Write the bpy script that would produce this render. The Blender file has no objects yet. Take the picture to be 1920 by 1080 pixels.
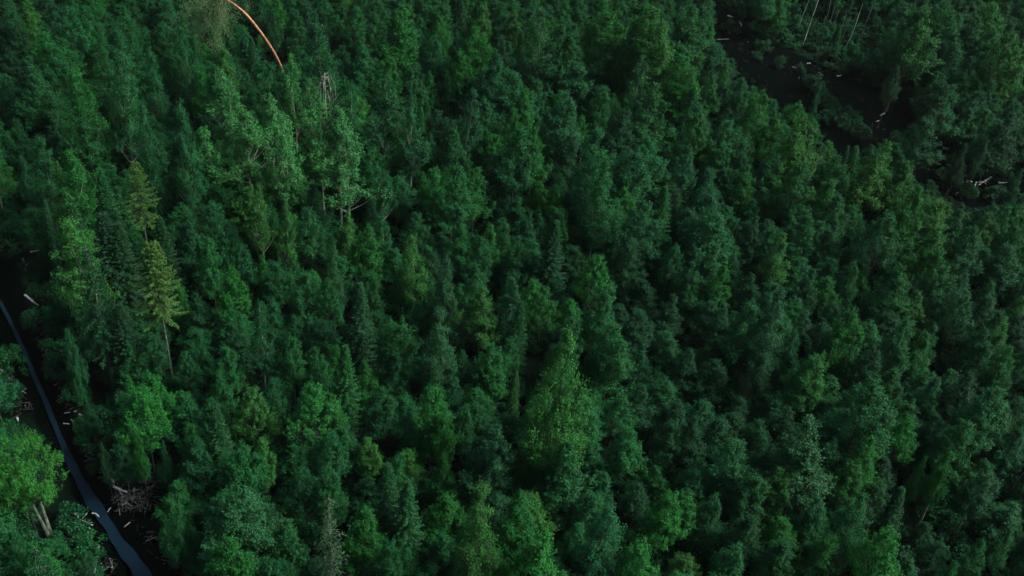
import bpy, math, random
import numpy as np
from mathutils import Matrix, Vector
R = math.radians
sc = bpy.context.scene
col = sc.collection

# ---------------------------------------------------------------- camera
F, CAMH = 1900.0, 65.0
HAZE = .00004
PITCH = math.atan(0.75)
cp, sp = math.cos(PITCH), math.sin(PITCH)
FW = np.array((0, cp, -sp)); R0 = np.array((1.0, 0, 0)); DN0 = np.array((0, -sp, -cp))
TH = math.asin(-0.109)
RT = math.cos(TH) * R0 + math.sin(TH) * DN0
DN = -math.sin(TH) * R0 + math.cos(TH) * DN0
CAM = np.array((0.0, 0.0, CAMH))
cd = bpy.data.cameras.new("camera"); cam = bpy.data.objects.new("camera", cd); col.objects.link(cam)
cd.sensor_width = 36; cd.lens = 36 * F / 1920; cd.clip_start = 0.5; cd.clip_end = 3000
M = Matrix(((RT[0], -DN[0], -FW[0], 0), (RT[1], -DN[1], -FW[1], 0), (RT[2], -DN[2], -FW[2], CAMH), (0, 0, 0, 1)))
cam.matrix_world = M
sc.camera = cam

# ---------------------------------------------------------------- sky, sun, exposure
SUN_EL, SUN_AZ = R(44), R(88)       # azimuth clockwise from +Y
w = bpy.data.worlds.new("World"); sc.world = w; w.use_nodes = True
nt = w.node_tree
sky = nt.nodes.new('ShaderNodeTexSky'); sky.sky_type = 'NISHITA'; sky.sun_disc = False
sky.sun_elevation = SUN_EL; sky.sun_rotation = SUN_AZ
sky.air_density = 1.0; sky.dust_density = 2.5; sky.ozone_density = 1.2
bg = nt.nodes['Background']; nt.links.new(sky.outputs[0], bg.inputs[0]); bg.inputs[1].default_value = 0.062
sl = bpy.data.lights.new("sun", 'SUN'); sl.energy = 4.8; sl.angle = R(36); sl.color = (1, .96, .88)
so = bpy.data.objects.new("sun", sl); col.objects.link(so)
sd = Vector((math.sin(SUN_AZ) * math.cos(SUN_EL), math.cos(SUN_AZ) * math.cos(SUN_EL), math.sin(SUN_EL)))
so.rotation_euler = sd.to_track_quat('Z', 'Y').to_euler()
so.location = (60, 60, 120)
sc.view_settings.view_transform = 'Standard'; sc.view_settings.look = 'None'
sc.view_settings.gamma = 1; sc.view_settings.use_curve_mapping = False
sc.view_settings.exposure = 0.5
sc.render.engine = 'CYCLES'
cy = sc.cycles
cy.max_bounces = 5; cy.diffuse_bounces = 3; cy.glossy_bounces = 2; cy.transmission_bounces = 3; cy.transparent_max_bounces = 4
cy.use_denoising = True; cy.denoising_prefilter = 'NONE'

rng = np.random.default_rng(7)
rnd = random.Random(7)

# ---------------------------------------------------------------- pixel <-> place
def at(px, py, z=0.0):
    d = FW * F + RT * (px - 960) + DN * (py - 540)
    t = (z - CAMH) / d[2]
    return CAM + d * t
def pix(p):
    v = np.asarray(p, float) - CAM
    zf = v @ FW
    return 960 + F * (v @ RT) / zf, 540 + F * (v @ DN) / zf, zf

# ---------------------------------------------------------------- materials
def mat(name):
    m = bpy.data.materials.new(name); m.use_nodes = True
    return m, m.node_tree, m.node_tree.nodes['Principled BSDF']
def leaf_mat(name, rough=.6, spec=.12, trans=.08, var=.55):
    m, t, b = mat(name); L = t.links; N = t.nodes
    a = N.new('ShaderNodeAttribute'); a.attribute_type = 'INSTANCER'; a.attribute_name = 'tint'
    s = N.new('ShaderNodeAttribute'); s.attribute_name = 'shade'
    hs = N.new('ShaderNodeHueSaturation')
    mr = N.new('ShaderNodeMapRange'); mr.inputs[3].default_value = 1 - var; mr.inputs[4].default_value = 1 + var
    L.new(s.outputs['Fac'], mr.inputs[0]); L.new(mr.outputs[0], hs.inputs['Value'])
    mh = N.new('ShaderNodeMapRange'); mh.inputs[3].default_value = .485; mh.inputs[4].default_value = .51
    mu = N.new('ShaderNodeMath'); mu.operation = 'MULTIPLY'; mu.inputs[1].default_value = 7.31
    fr = N.new('ShaderNodeMath'); fr.operation = 'FRACT'
    L.new(s.outputs['Fac'], mu.inputs[0]); L.new(mu.outputs[0], fr.inputs[0]); L.new(fr.outputs[0], mh.inputs[0])
    L.new(mh.outputs[0], hs.inputs['Hue'])
    L.new(a.outputs['Color'], hs.inputs['Color'])
    L.new(hs.outputs[0], b.inputs['Base Color'])
    b.inputs['Roughness'].default_value = rough; b.inputs['Specular IOR Level'].default_value = spec
    tr = N.new('ShaderNodeBsdfTranslucent'); L.new(hs.outputs[0], tr.inputs[0])
    mx = N.new('ShaderNodeMixShader'); mx.inputs[0].default_value = trans
    L.new(b.outputs[0], mx.inputs[1]); L.new(tr.outputs[0], mx.inputs[2])
    L.new(mx.outputs[0], N['Material Output'].inputs[0])
    return m
def bark_mat(name, c1, c2, scale=3.0, rough=.85):
    m, t, b = mat(name); L = t.links; N = t.nodes
    tc = N.new('ShaderNodeTexCoord'); mp = N.new('ShaderNodeMapping'); mp.inputs['Scale'].default_value = (scale, scale, scale * .5)
    nz = N.new('ShaderNodeTexNoise'); nz.inputs['Detail'].default_value = 6; nz.inputs['Scale'].default_value = 1.5
    cr = N.new('ShaderNodeValToRGB'); cr.color_ramp.elements[0].position = .38; cr.color_ramp.elements[1].position = .62
    cr.color_ramp.elements[0].color = (*c1, 1); cr.color_ramp.elements[1].color = (*c2, 1)
    L.new(tc.outputs['Object'], mp.inputs[0]); L.new(mp.outputs[0], nz.inputs[0]); L.new(nz.outputs[0], cr.inputs[0])
    L.new(cr.outputs[0], b.inputs['Base Color']); b.inputs['Roughness'].default_value = rough
    return m
M_LEAF = leaf_mat('broad_leaves')
M_NEEDLE = leaf_mat('needles', .65, .1, .12, .4)
M_BARK = bark_mat('grey_brown_bark', (.012, .018, .013), (.032, .044, .034))
M_BIRCH = bark_mat('pale_birch_bark', (.06, .07, .06), (.22, .25, .21), 2.0)
M_ASPEN = bark_mat('pale_aspen_bark', (.08, .11, .075), (.24, .30, .22), 2.0)
M_SPRUCEBARK = bark_mat('spruce_bark', (.03, .04, .03), (.10, .125, .095))
M_ORANGE = bark_mat('orange_pine_bark', (.26, .11, .06), (.52, .25, .13), 2.5)
M_DEAD = bark_mat('weathered_wood', (.06, .07, .07), (.36, .40, .40), 1.6)
M_DEADDARK = bark_mat('dull_dead_wood', (.024, .036, .027), (.07, .10, .075), 1.6)

def drift_mat():
    m, t, b = mat('driftwood'); L = t.links; N = t.nodes
    a = N.new('ShaderNodeAttribute'); a.attribute_name = 'shade'; cr = N.new('ShaderNodeValToRGB')
    cr.color_ramp.elements[0].color = (.010, .013, .014, 1); cr.color_ramp.elements[1].color = (.46, .50, .50, 1); cr.color_ramp.elements[1].position = 1
    e = cr.color_ramp.elements.new(.7); e.color = (.11, .125, .12, 1)
    L.new(a.outputs['Fac'], cr.inputs[0]); L.new(cr.outputs[0], b.inputs['Base Color']); b.inputs['Roughness'].default_value = .85
    return m
M_DRIFT = drift_mat()
def ground_mat():
    m, t, b = mat('forest_soil'); L = t.links; N = t.nodes
    tc = N.new('ShaderNodeTexCoord')
    n1 = N.new('ShaderNodeTexNoise'); n1.inputs['Scale'].default_value = .35; n1.inputs['Detail'].default_value = 8
    n2 = N.new('ShaderNodeTexNoise'); n2.inputs['Scale'].default_value = 3.5; n2.inputs['Detail'].default_value = 10; n2.inputs['Roughness'].default_value = .7
    L.new(tc.outputs['Object'], n1.inputs[0]); L.new(tc.outputs['Object'], n2.inputs[0])
    c1 = N.new('ShaderNodeValToRGB'); c1.color_ramp.elements[0].color = (.003, .006, .004, 1); c1.color_ramp.elements[1].color = (.005, .016, .008, 1)
    c1.color_ramp.elements[0].position = .4; c1.color_ramp.elements[1].position = .62
    c2 = N.new('ShaderNodeValToRGB'); c2.color_ramp.elements[0].color = (.0006, .0018, .0016, 1); c2.color_ramp.elements[1].color = (.0018, .0040, .0036, 1)
    c2.color_ramp.elements[0].position = .35; c2.color_ramp.elements[1].position = .75
    L.new(n1.outputs[0], c1.inputs[0]); L.new(n2.outputs[0], c2.inputs[0])
    a = N.new('ShaderNodeAttribute'); a.attribute_name = 'mud'
    ad = N.new('ShaderNodeMath'); ad.operation = 'ADD'; L.new(a.outputs['Fac'], ad.inputs[0])
    ms = N.new('ShaderNodeMapRange'); ms.inputs[3].default_value = -.25; ms.inputs[4].default_value = .25
    L.new(n2.outputs[0], ms.inputs[0]); L.new(ms.outputs[0], ad.inputs[1])
    st = N.new('ShaderNodeMapRange'); st.inputs[1].default_value = .4; st.inputs[2].default_value = .6
    L.new(ad.outputs[0], st.inputs[0])
    mx = N.new('ShaderNodeMix'); mx.data_type = 'RGBA'
    L.new(st.outputs[0], mx.inputs[0]); L.new(c1.outputs[0], mx.inputs[6]); L.new(c2.outputs[0], mx.inputs[7])
    L.new(mx.outputs[2], b.inputs['Base Color']); b.inputs['Roughness'].default_value = .9
    b.inputs['Specular IOR Level'].default_value = 0
    bp = N.new('ShaderNodeBump'); bp.inputs['Strength'].default_value = .8; bp.inputs['Distance'].default_value = .15
    L.new(n2.outputs[0], bp.inputs['Height']); L.new(bp.outputs[0], b.inputs['Normal'])
    return m
M_GROUND = ground_mat()
def water_mat():
    m, t, b = mat('stream_water'); L = t.links; N = t.nodes
    b.inputs['Base Color'].default_value = (.005, .018, .031, 1); b.inputs['Specular IOR Level'].default_value = .25; b.inputs['Roughness'].default_value = .12
    b.inputs['IOR'].default_value = 1.33
    tc = N.new('ShaderNodeTexCoord'); n = N.new('ShaderNodeTexNoise'); n.inputs['Scale'].default_value = 2.2; n.inputs['Detail'].default_value = 3
    bp = N.new('ShaderNodeBump'); bp.inputs['Strength'].default_value = .12; bp.inputs['Distance'].default_value = .1
    L.new(tc.outputs['Object'], n.inputs[0]); L.new(n.outputs[0], bp.inputs['Height']); L.new(bp.outputs[0], b.inputs['Normal'])
    return m
M_WATER = water_mat()

# ---------------------------------------------------------------- mesh builders
class MB:
    def __init__(s): s.v = []; s.f4 = []; s.sh = []; s.n = 0; s.polys = []
    def quads(s, V, shade):            # V: (n,4,3)
        n = len(V); s.v.append(V.reshape(-1, 3)); s.f4.append(np.arange(n * 4).reshape(n, 4) + s.n)
        s.sh.append(shade); s.n += n * 4
    def tube(s, pts, rad, k=6, shade=.5):
        pts = np.asarray(pts, float); m = len(pts)
        d = np.gradient(pts, axis=0); d /= np.linalg.norm(d, axis=1)[:, None] + 1e-9
        ref = np.where(np.abs(d[:, 2:3]) > .9, np.array([[1., 0, 0]]), np.array([[0, 0, 1.]]))
        u = np.cross(d, ref); u /= np.linalg.norm(u, axis=1)[:, None] + 1e-9
        v = np.cross(d, u)
        a = np.arange(k) * 2 * math.pi / k
        rad = np.asarray(rad, float)[:, None, None]
        ring = pts[:, None, :] + rad * (np.cos(a)[None, :, None] * u[:, None, :] + np.sin(a)[None, :, None] * v[:, None, :])
        idx = np.arange(m * k).reshape(m, k) + s.n
        f = np.stack([idx[:-1], np.roll(idx[:-1], -1, 1), np.roll(idx[1:], -1, 1), idx[1:]], -1).reshape(-1, 4)
        s.v.append(ring.reshape(-1, 3)); s.f4.append(f); s.sh.append(np.full(len(f), shade)); s.n += m * k
        # end caps
        for e, c in ((0, pts[0]), (m - 1, pts[-1])):
            if k == 6:
                i = idx[e]; s.f4.append(np.array([[i[0], i[1], i[2], i[3]], [i[0], i[3], i[4], i[5]]])); s.sh.append(np.full(2, shade))
            elif k == 4:
                s.f4.append(idx[e][None, :]); s.sh.append(np.full(1, shade))
    def mesh(s, name, material, smooth=False):
        me = bpy.data.meshes.new(name)
        V = np.concatenate(s.v).astype(np.float32); Fc = np.concatenate(s.f4).astype(np.int32)
        me.vertices.add(len(V)); me.vertices.foreach_set('co', V.ravel())
        me.loops.add(Fc.size); me.loops.foreach_set('vertex_index', Fc.ravel())
        me.polygons.add(len(Fc)); me.polygons.foreach_set('loop_start', np.arange(len(Fc), dtype=np.int32) * 4)
        me.update(calc_edges=True)
        at_ = me.attributes.new('shade', 'FLOAT', 'FACE'); at_.data.foreach_set('value', np.concatenate(s.sh).astype(np.float32))
        if smooth: me.polygons.foreach_set('use_smooth', np.ones(len(Fc), dtype=bool))
        me.materials.append(material)
        return me

def unit(v): return v / (np.linalg.norm(v, axis=-1, keepdims=True) + 1e-9)
def leaves(mb, C, nrm, ln, wd, g):
    n = len(C)
    nrm = unit(nrm); t = unit(np.cross(nrm, g.normal(size=(n, 3)))); b = np.cross(nrm, t)
    ln = ln * g.uniform(.7, 1.3, (n, 1)); wd = wd * g.uniform(.7, 1.3, (n, 1))
    fold = nrm * wd * .22
    V = np.stack([C - t * ln / 2, C + b * wd / 2 + fold, C + t * ln / 2, C - b * wd / 2 + fold], 1)
    mb.quads(V, g.uniform(0, 1, n))

H0 = 15.0
def prof(kind, t):
    t = np.asarray(t, float)
    if kind == 'dome': return np.minimum(1, (np.maximum(t, 0) / .12 + .2) ** .7) * np.clip(1 - np.maximum(t - .05, 0) / .97, 0, 1) ** .58
    if kind == 'round': return np.minimum(1, (np.maximum(t, 0) / .25 + .08) ** .7) * np.clip((1 - np.maximum(t - .22, 0) / .8), 0, 1) ** .55
    if kind == 'ball': return np.minimum(1, (np.maximum(t, 0) / .3 + .05) ** .6) * np.sqrt(np.clip(1 - ((t - .42) / .62) ** 2 * (t > .42), 0, 1))
    if kind == 'cone':  return np.minimum(1, (np.maximum(t, 0) / .18 + .05) ** .6) * np.clip(1 - t, 0, 1) ** .8
    if kind == 'column': return np.minimum(1, (np.maximum(t, 0) / .15 + .1) ** .6) * np.clip(1 - t ** 1.9, 0, 1) ** .85
def trunk_path(g, H, lean=.25):
    z = np.linspace(0, H * .96, 9)
    wob = np.cumsum(g.normal(0, lean * .35, (9, 2)), 0); wob -= wob[0]
    wob = wob * (z / H)[:, None]
    return np.c_[wob, z]
def broad(seed, kind='round', W=4.8, cb=4.5, ncl=82, per=250, leaf=.145, tuft=.60, asym=.28, limbs=30, bark=None, r0=.13,
          open_=0.0, droop=False, lean=.3):
    g = np.random.default_rng(seed)
    tk, cr = MB(), MB()
    P = trunk_path(g, H0, lean)
    rr = r0 * (1 - (P[:, 2] / H0) ** .9 * .88)
    tk.tube(P, rr, 6)
    axis = lambda z: np.array([np.interp(z, P[:, 2], P[:, 0]), np.interp(z, P[:, 2], P[:, 1])]).T
    # lobed envelope
    ph = g.uniform(0, 6.28, 5); am = g.uniform(.4, 1, 5)
    def lobe(th, t): return 1 + asym * (am[0] * np.sin(2 * th + ph[0] + 3 * t) + am[1] * np.sin(3 * th + ph[1] - 5 * t) + am[2] * np.sin(5 * th + ph[2] + 9 * t)) * .6
    tt = g.uniform(0, 1, ncl * 6); pr = prof(kind, tt); keep = g.uniform(0, 1, len(tt)) < (pr + .12)
    tt = tt[keep][:ncl]; tt[:3] = (.97, .93, .9); n = len(tt)
    th = g.uniform(0, 6.283, n)
    rf = np.sqrt(g.uniform(.05 + open_, 1, n))
    rad = W / 2 * prof(kind, tt) * rf * lobe(th, tt)
    zz = cb + (H0 - .5 - cb) * tt
    ax = axis(zz)
    C = np.c_[ax[:, 0] + rad * np.cos(th), ax[:, 1] + rad * np.sin(th), zz]
    out = np.c_[np.cos(th), np.sin(th), np.full(n, .75 + tt * 1.2)]
    if droop: out[:, 2] = -.5 + tt * 2.0
    out = unit(out)
    size = tuft * g.uniform(.65, 1.3, n) * (.65 + .35 * (1 - tt))
    for i in range(n):
        m = int(per * g.uniform(.7, 1.25) * (size[i] / tuft) ** 1.6)
        q = unit(g.normal(size=(m, 3))) * (g.uniform(.15, 1, (m, 1)) ** .45) * size[i]
        d = out[i]; al = (q @ d)[:, None]
        q = q + d * al * .55 - .12 * size[i] * d           # stretched along the shoot
        # several little shoots: pull leaves towards random rays
        ray = unit(g.normal(size=(6, 3)) * (1, 1, .8) + d * .9 + (0, 0, 1.1)) * size[i] * 1.55
        k = g.integers(0, 6, m); u = g.uniform(.2, 1.05, (m, 1))
        q = np.where(g.uniform(0, 1, (m, 1)) < .6, ray[k] * u + g.normal(0, .085, (m, 3)), q * .85)
        if droop: q[:, 2] -= np.abs(g.normal(0, .35, m)) * size[i] * 1.2
        nn = g.normal(size=(m, 3)) * .5 + unit(q) * .45 + d * .35 + np.array((0, 0, .45))
        leaves(cr, C[i] + q, nn, leaf, leaf * .72, g)
    order = np.argsort(-rad)[:limbs]
    for i in order:
        z0 = max(cb * .85 + g.uniform(-1, 1.2), zz[i] - rad[i] * g.uniform(.9, 1.5) - .4); a0 = axis(np.array([z0]))[0]
        s = np.array([a0[0], a0[1], z0]); e = C[i]; mid = (s + e) / 2 + np.array((0, 0, -.12 * rad[i]))
        r1 = .042 * (1 - z0 / H0) + .018
        tk.tube([s, mid, e], [r1, r1 * .65, r1 * .25], 4)
    return tk.mesh('tree_trunk', bark or M_BARK, True), cr.mesh('tree_crown', M_LEAF), W

def spruce(seed, W=4.4, cb=1.6, dens=1.35, hang=.28, bare=0, scraggly=0., tl=.34, tw_w=.08):
    g = np.random.default_rng(seed); tk, cr = MB(), MB()
    P = trunk_path(g, H0, .12); P[-1, 2] = H0 * .985
    tk.tube(P, .15 * (1 - (P[:, 2] / H0) * .93), 6)
    z = cb
    QC, QN, QT, QS = [], [], [], []
    while z < H0 - .15:
        f = (H0 - z) / (H0 - cb)
        nb = int(7 + 2 * f); th0 = g.uniform(0, 6.28)
        for b in range(nb):
            L = W / 2 * (f ** .8) * g.uniform(.72, 1.12) + .12
            if z < cb + 2: L *= .8
            if g.uniform() < scraggly * .55: L *= .45
            th = th0 + b * 6.283 / nb + g.normal(0, .2)
            d = np.array((math.cos(th), math.sin(th), 0)); sd_ = np.array((-d[1], d[0], 0))
            x0, y0 = np.interp(z, P[:, 2], P[:, 0]), np.interp(z, P[:, 2], P[:, 1])
            drp = .55 * f + .05
            def bp(u): return np.array((x0, y0, z))[None] + d * (L * u)[:, None] + np.array((0, 0, 1.)) * (L * (-drp * u + .55 * drp * u ** 2.4 + (1 - f) * .8 * u))[:, None]
            us = np.linspace(0, 1, 4)
            tk.tube(bp(us), [.03 * f + .012, .02 * f + .01, .015, .006], 4)
            n = max(4, int(L / .085 * dens * (1 - scraggly * .5)))
            u = g.uniform(.12 + .1 * scraggly, 1, n); c = bp(u)
            for s in (-1, 1):
                tw = tl * (1.15 - .75 * u) * g.uniform(.6, 1.2, n)
                dirv = unit(d * .75 + sd_ * s * 1.0 + np.c_[np.zeros((n, 2)), -hang * 2.2 * g.uniform(.2, 1.3, n)])
                QC.append(c + dirv * (tw * .55)[:, None]); QT.append(dirv); QN.append(g.normal(size=(n, 3)) * .5 + (0, 0, 1)); QS.append(tw * 1.25)
            h = n // 2; cc = bp(g.uniform(.2, 1, h))
            dirv = unit(np.c_[g.normal(0, .25, (h, 2)), -np.ones(h)]); hl = hang * g.uniform(.5, 1.5, h)
            QC.append(cc + dirv * (hl * .5)[:, None]); QT.append(dirv); QN.append(g.normal(size=(h, 3))); QS.append(hl * 1.1)
        z += g.uniform(.32, .5) * (.65 + .35 * f)
    c = np.array([(P[-1, 0], P[-1, 1], H0 - k * .07) for k in range(12)])
    QC.append(c); QT.append(unit(g.normal(size=(12, 3)) + (0, 0, 1.5))); QN.append(g.normal(size=(12, 3))); QS.append(np.full(12, .28))
    C = np.concatenate(QC); T = np.concatenate(QT); N = np.concatenate(QN); S = np.concatenate(QS)[:, None]
    B = unit(np.cross(T, N)); wd = tw_w * np.random.default_rng(seed).uniform(.7, 1.4, (len(C), 1))
    V = np.stack([C - T * S / 2, C + B * wd / 2, C + T * S / 2, C - B * wd / 2], 1)
    cr.quads(V, g.uniform(0, 1, len(C)))
    return tk.mesh('tree_trunk', M_SPRUCEBARK, True), cr.mesh('tree_crown', M_NEEDLE), W

AK = dict(per=300, leaf=.155, tuft=.76)
PROTO = {
 'A': [broad(11, 'cone', 6.4, 5.6, ncl=98, **AK), broad(12, 'dome', 6.0, 6.0, ncl=92, asym=.35, **AK), broad(13, 'dome', 6.2, 6.2, ncl=96, asym=.35, **AK),
       broad(14, 'cone', 6.6, 5.2, ncl=104, asym=.2, **AK), broad(15, 'dome', 5.8, 6.0, ncl=92, asym=.3, **AK), broad(16, 'dome', 6.2, 6.6, ncl=72, asym=.42, open_=.15, **AK),
       broad(17, 'cone', 7.0, 5.6, ncl=104, asym=.35, **AK), broad(18, 'cone', 5.6, 5.0, ncl=96, asym=.4, **AK)],
 'L': [broad(19, 'ball', 10.5, 7.0, ncl=210, per=300, leaf=.15, tuft=.85, asym=.2, limbs=50, r0=.22), broad(20, 'cone', 7.2, 4.2, ncl=190, per=230, leaf=.13, tuft=.65, asym=.3, limbs=40)],
 'B': [broad(21, 'cone', 3.8, 4.0, ncl=120, per=220, leaf=.11, tuft=.55, droop=True, bark=M_BIRCH, r0=.11),
       broad(22, 'column', 3.6, 5.0, ncl=105, per=220, leaf=.11, tuft=.55, droop=True, bark=M_BIRCH, r0=.11, asym=.35)],
 'P': [broad(31, 'column', 3.8, 6.0, ncl=76, per=190, leaf=.135, tuft=.6, bark=M_ASPEN, r0=.16, open_=.05, asym=.35, limbs=20, lean=.5),
       broad(32, 'cone', 4.4, 5.5, ncl=80, per=190, leaf=.135, tuft=.62, bark=M_ASPEN, r0=.16, open_=.05, asym=.45, limbs=20, lean=.6),
       broad(33, 'column', 3.4, 7.5, ncl=60, per=190, leaf=.135, tuft=.6, bark=M_ASPEN, r0=.15, asym=.4, limbs=16, lean=.5)],
 'S': [spruce(41), spruce(42, W=4.0, cb=2.2, hang=.34), spruce(43, W=4.8, cb=1.4)],
 'Y': [spruce(51, W=5.0, cb=8.2, hang=.34, scraggly=.5, dens=2.2, tl=.36, tw_w=.055), spruce(52, W=4.4, cb=8.0, hang=.32, scraggly=.6, dens=2.0, tl=.36, tw_w=.055)],
}
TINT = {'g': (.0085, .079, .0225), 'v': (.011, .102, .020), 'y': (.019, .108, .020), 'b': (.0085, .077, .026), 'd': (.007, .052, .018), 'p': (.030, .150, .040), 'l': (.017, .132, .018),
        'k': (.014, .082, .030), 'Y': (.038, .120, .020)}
TW = {'l': 'lime green', 'p': 'pale yellowish green', 'g': 'mid green', 'v': 'vivid green', 'y': 'yellowish green', 'b': 'bluish green', 'd': 'dark green', 'k': 'greyish green', 'Y': 'yellow'}

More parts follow.
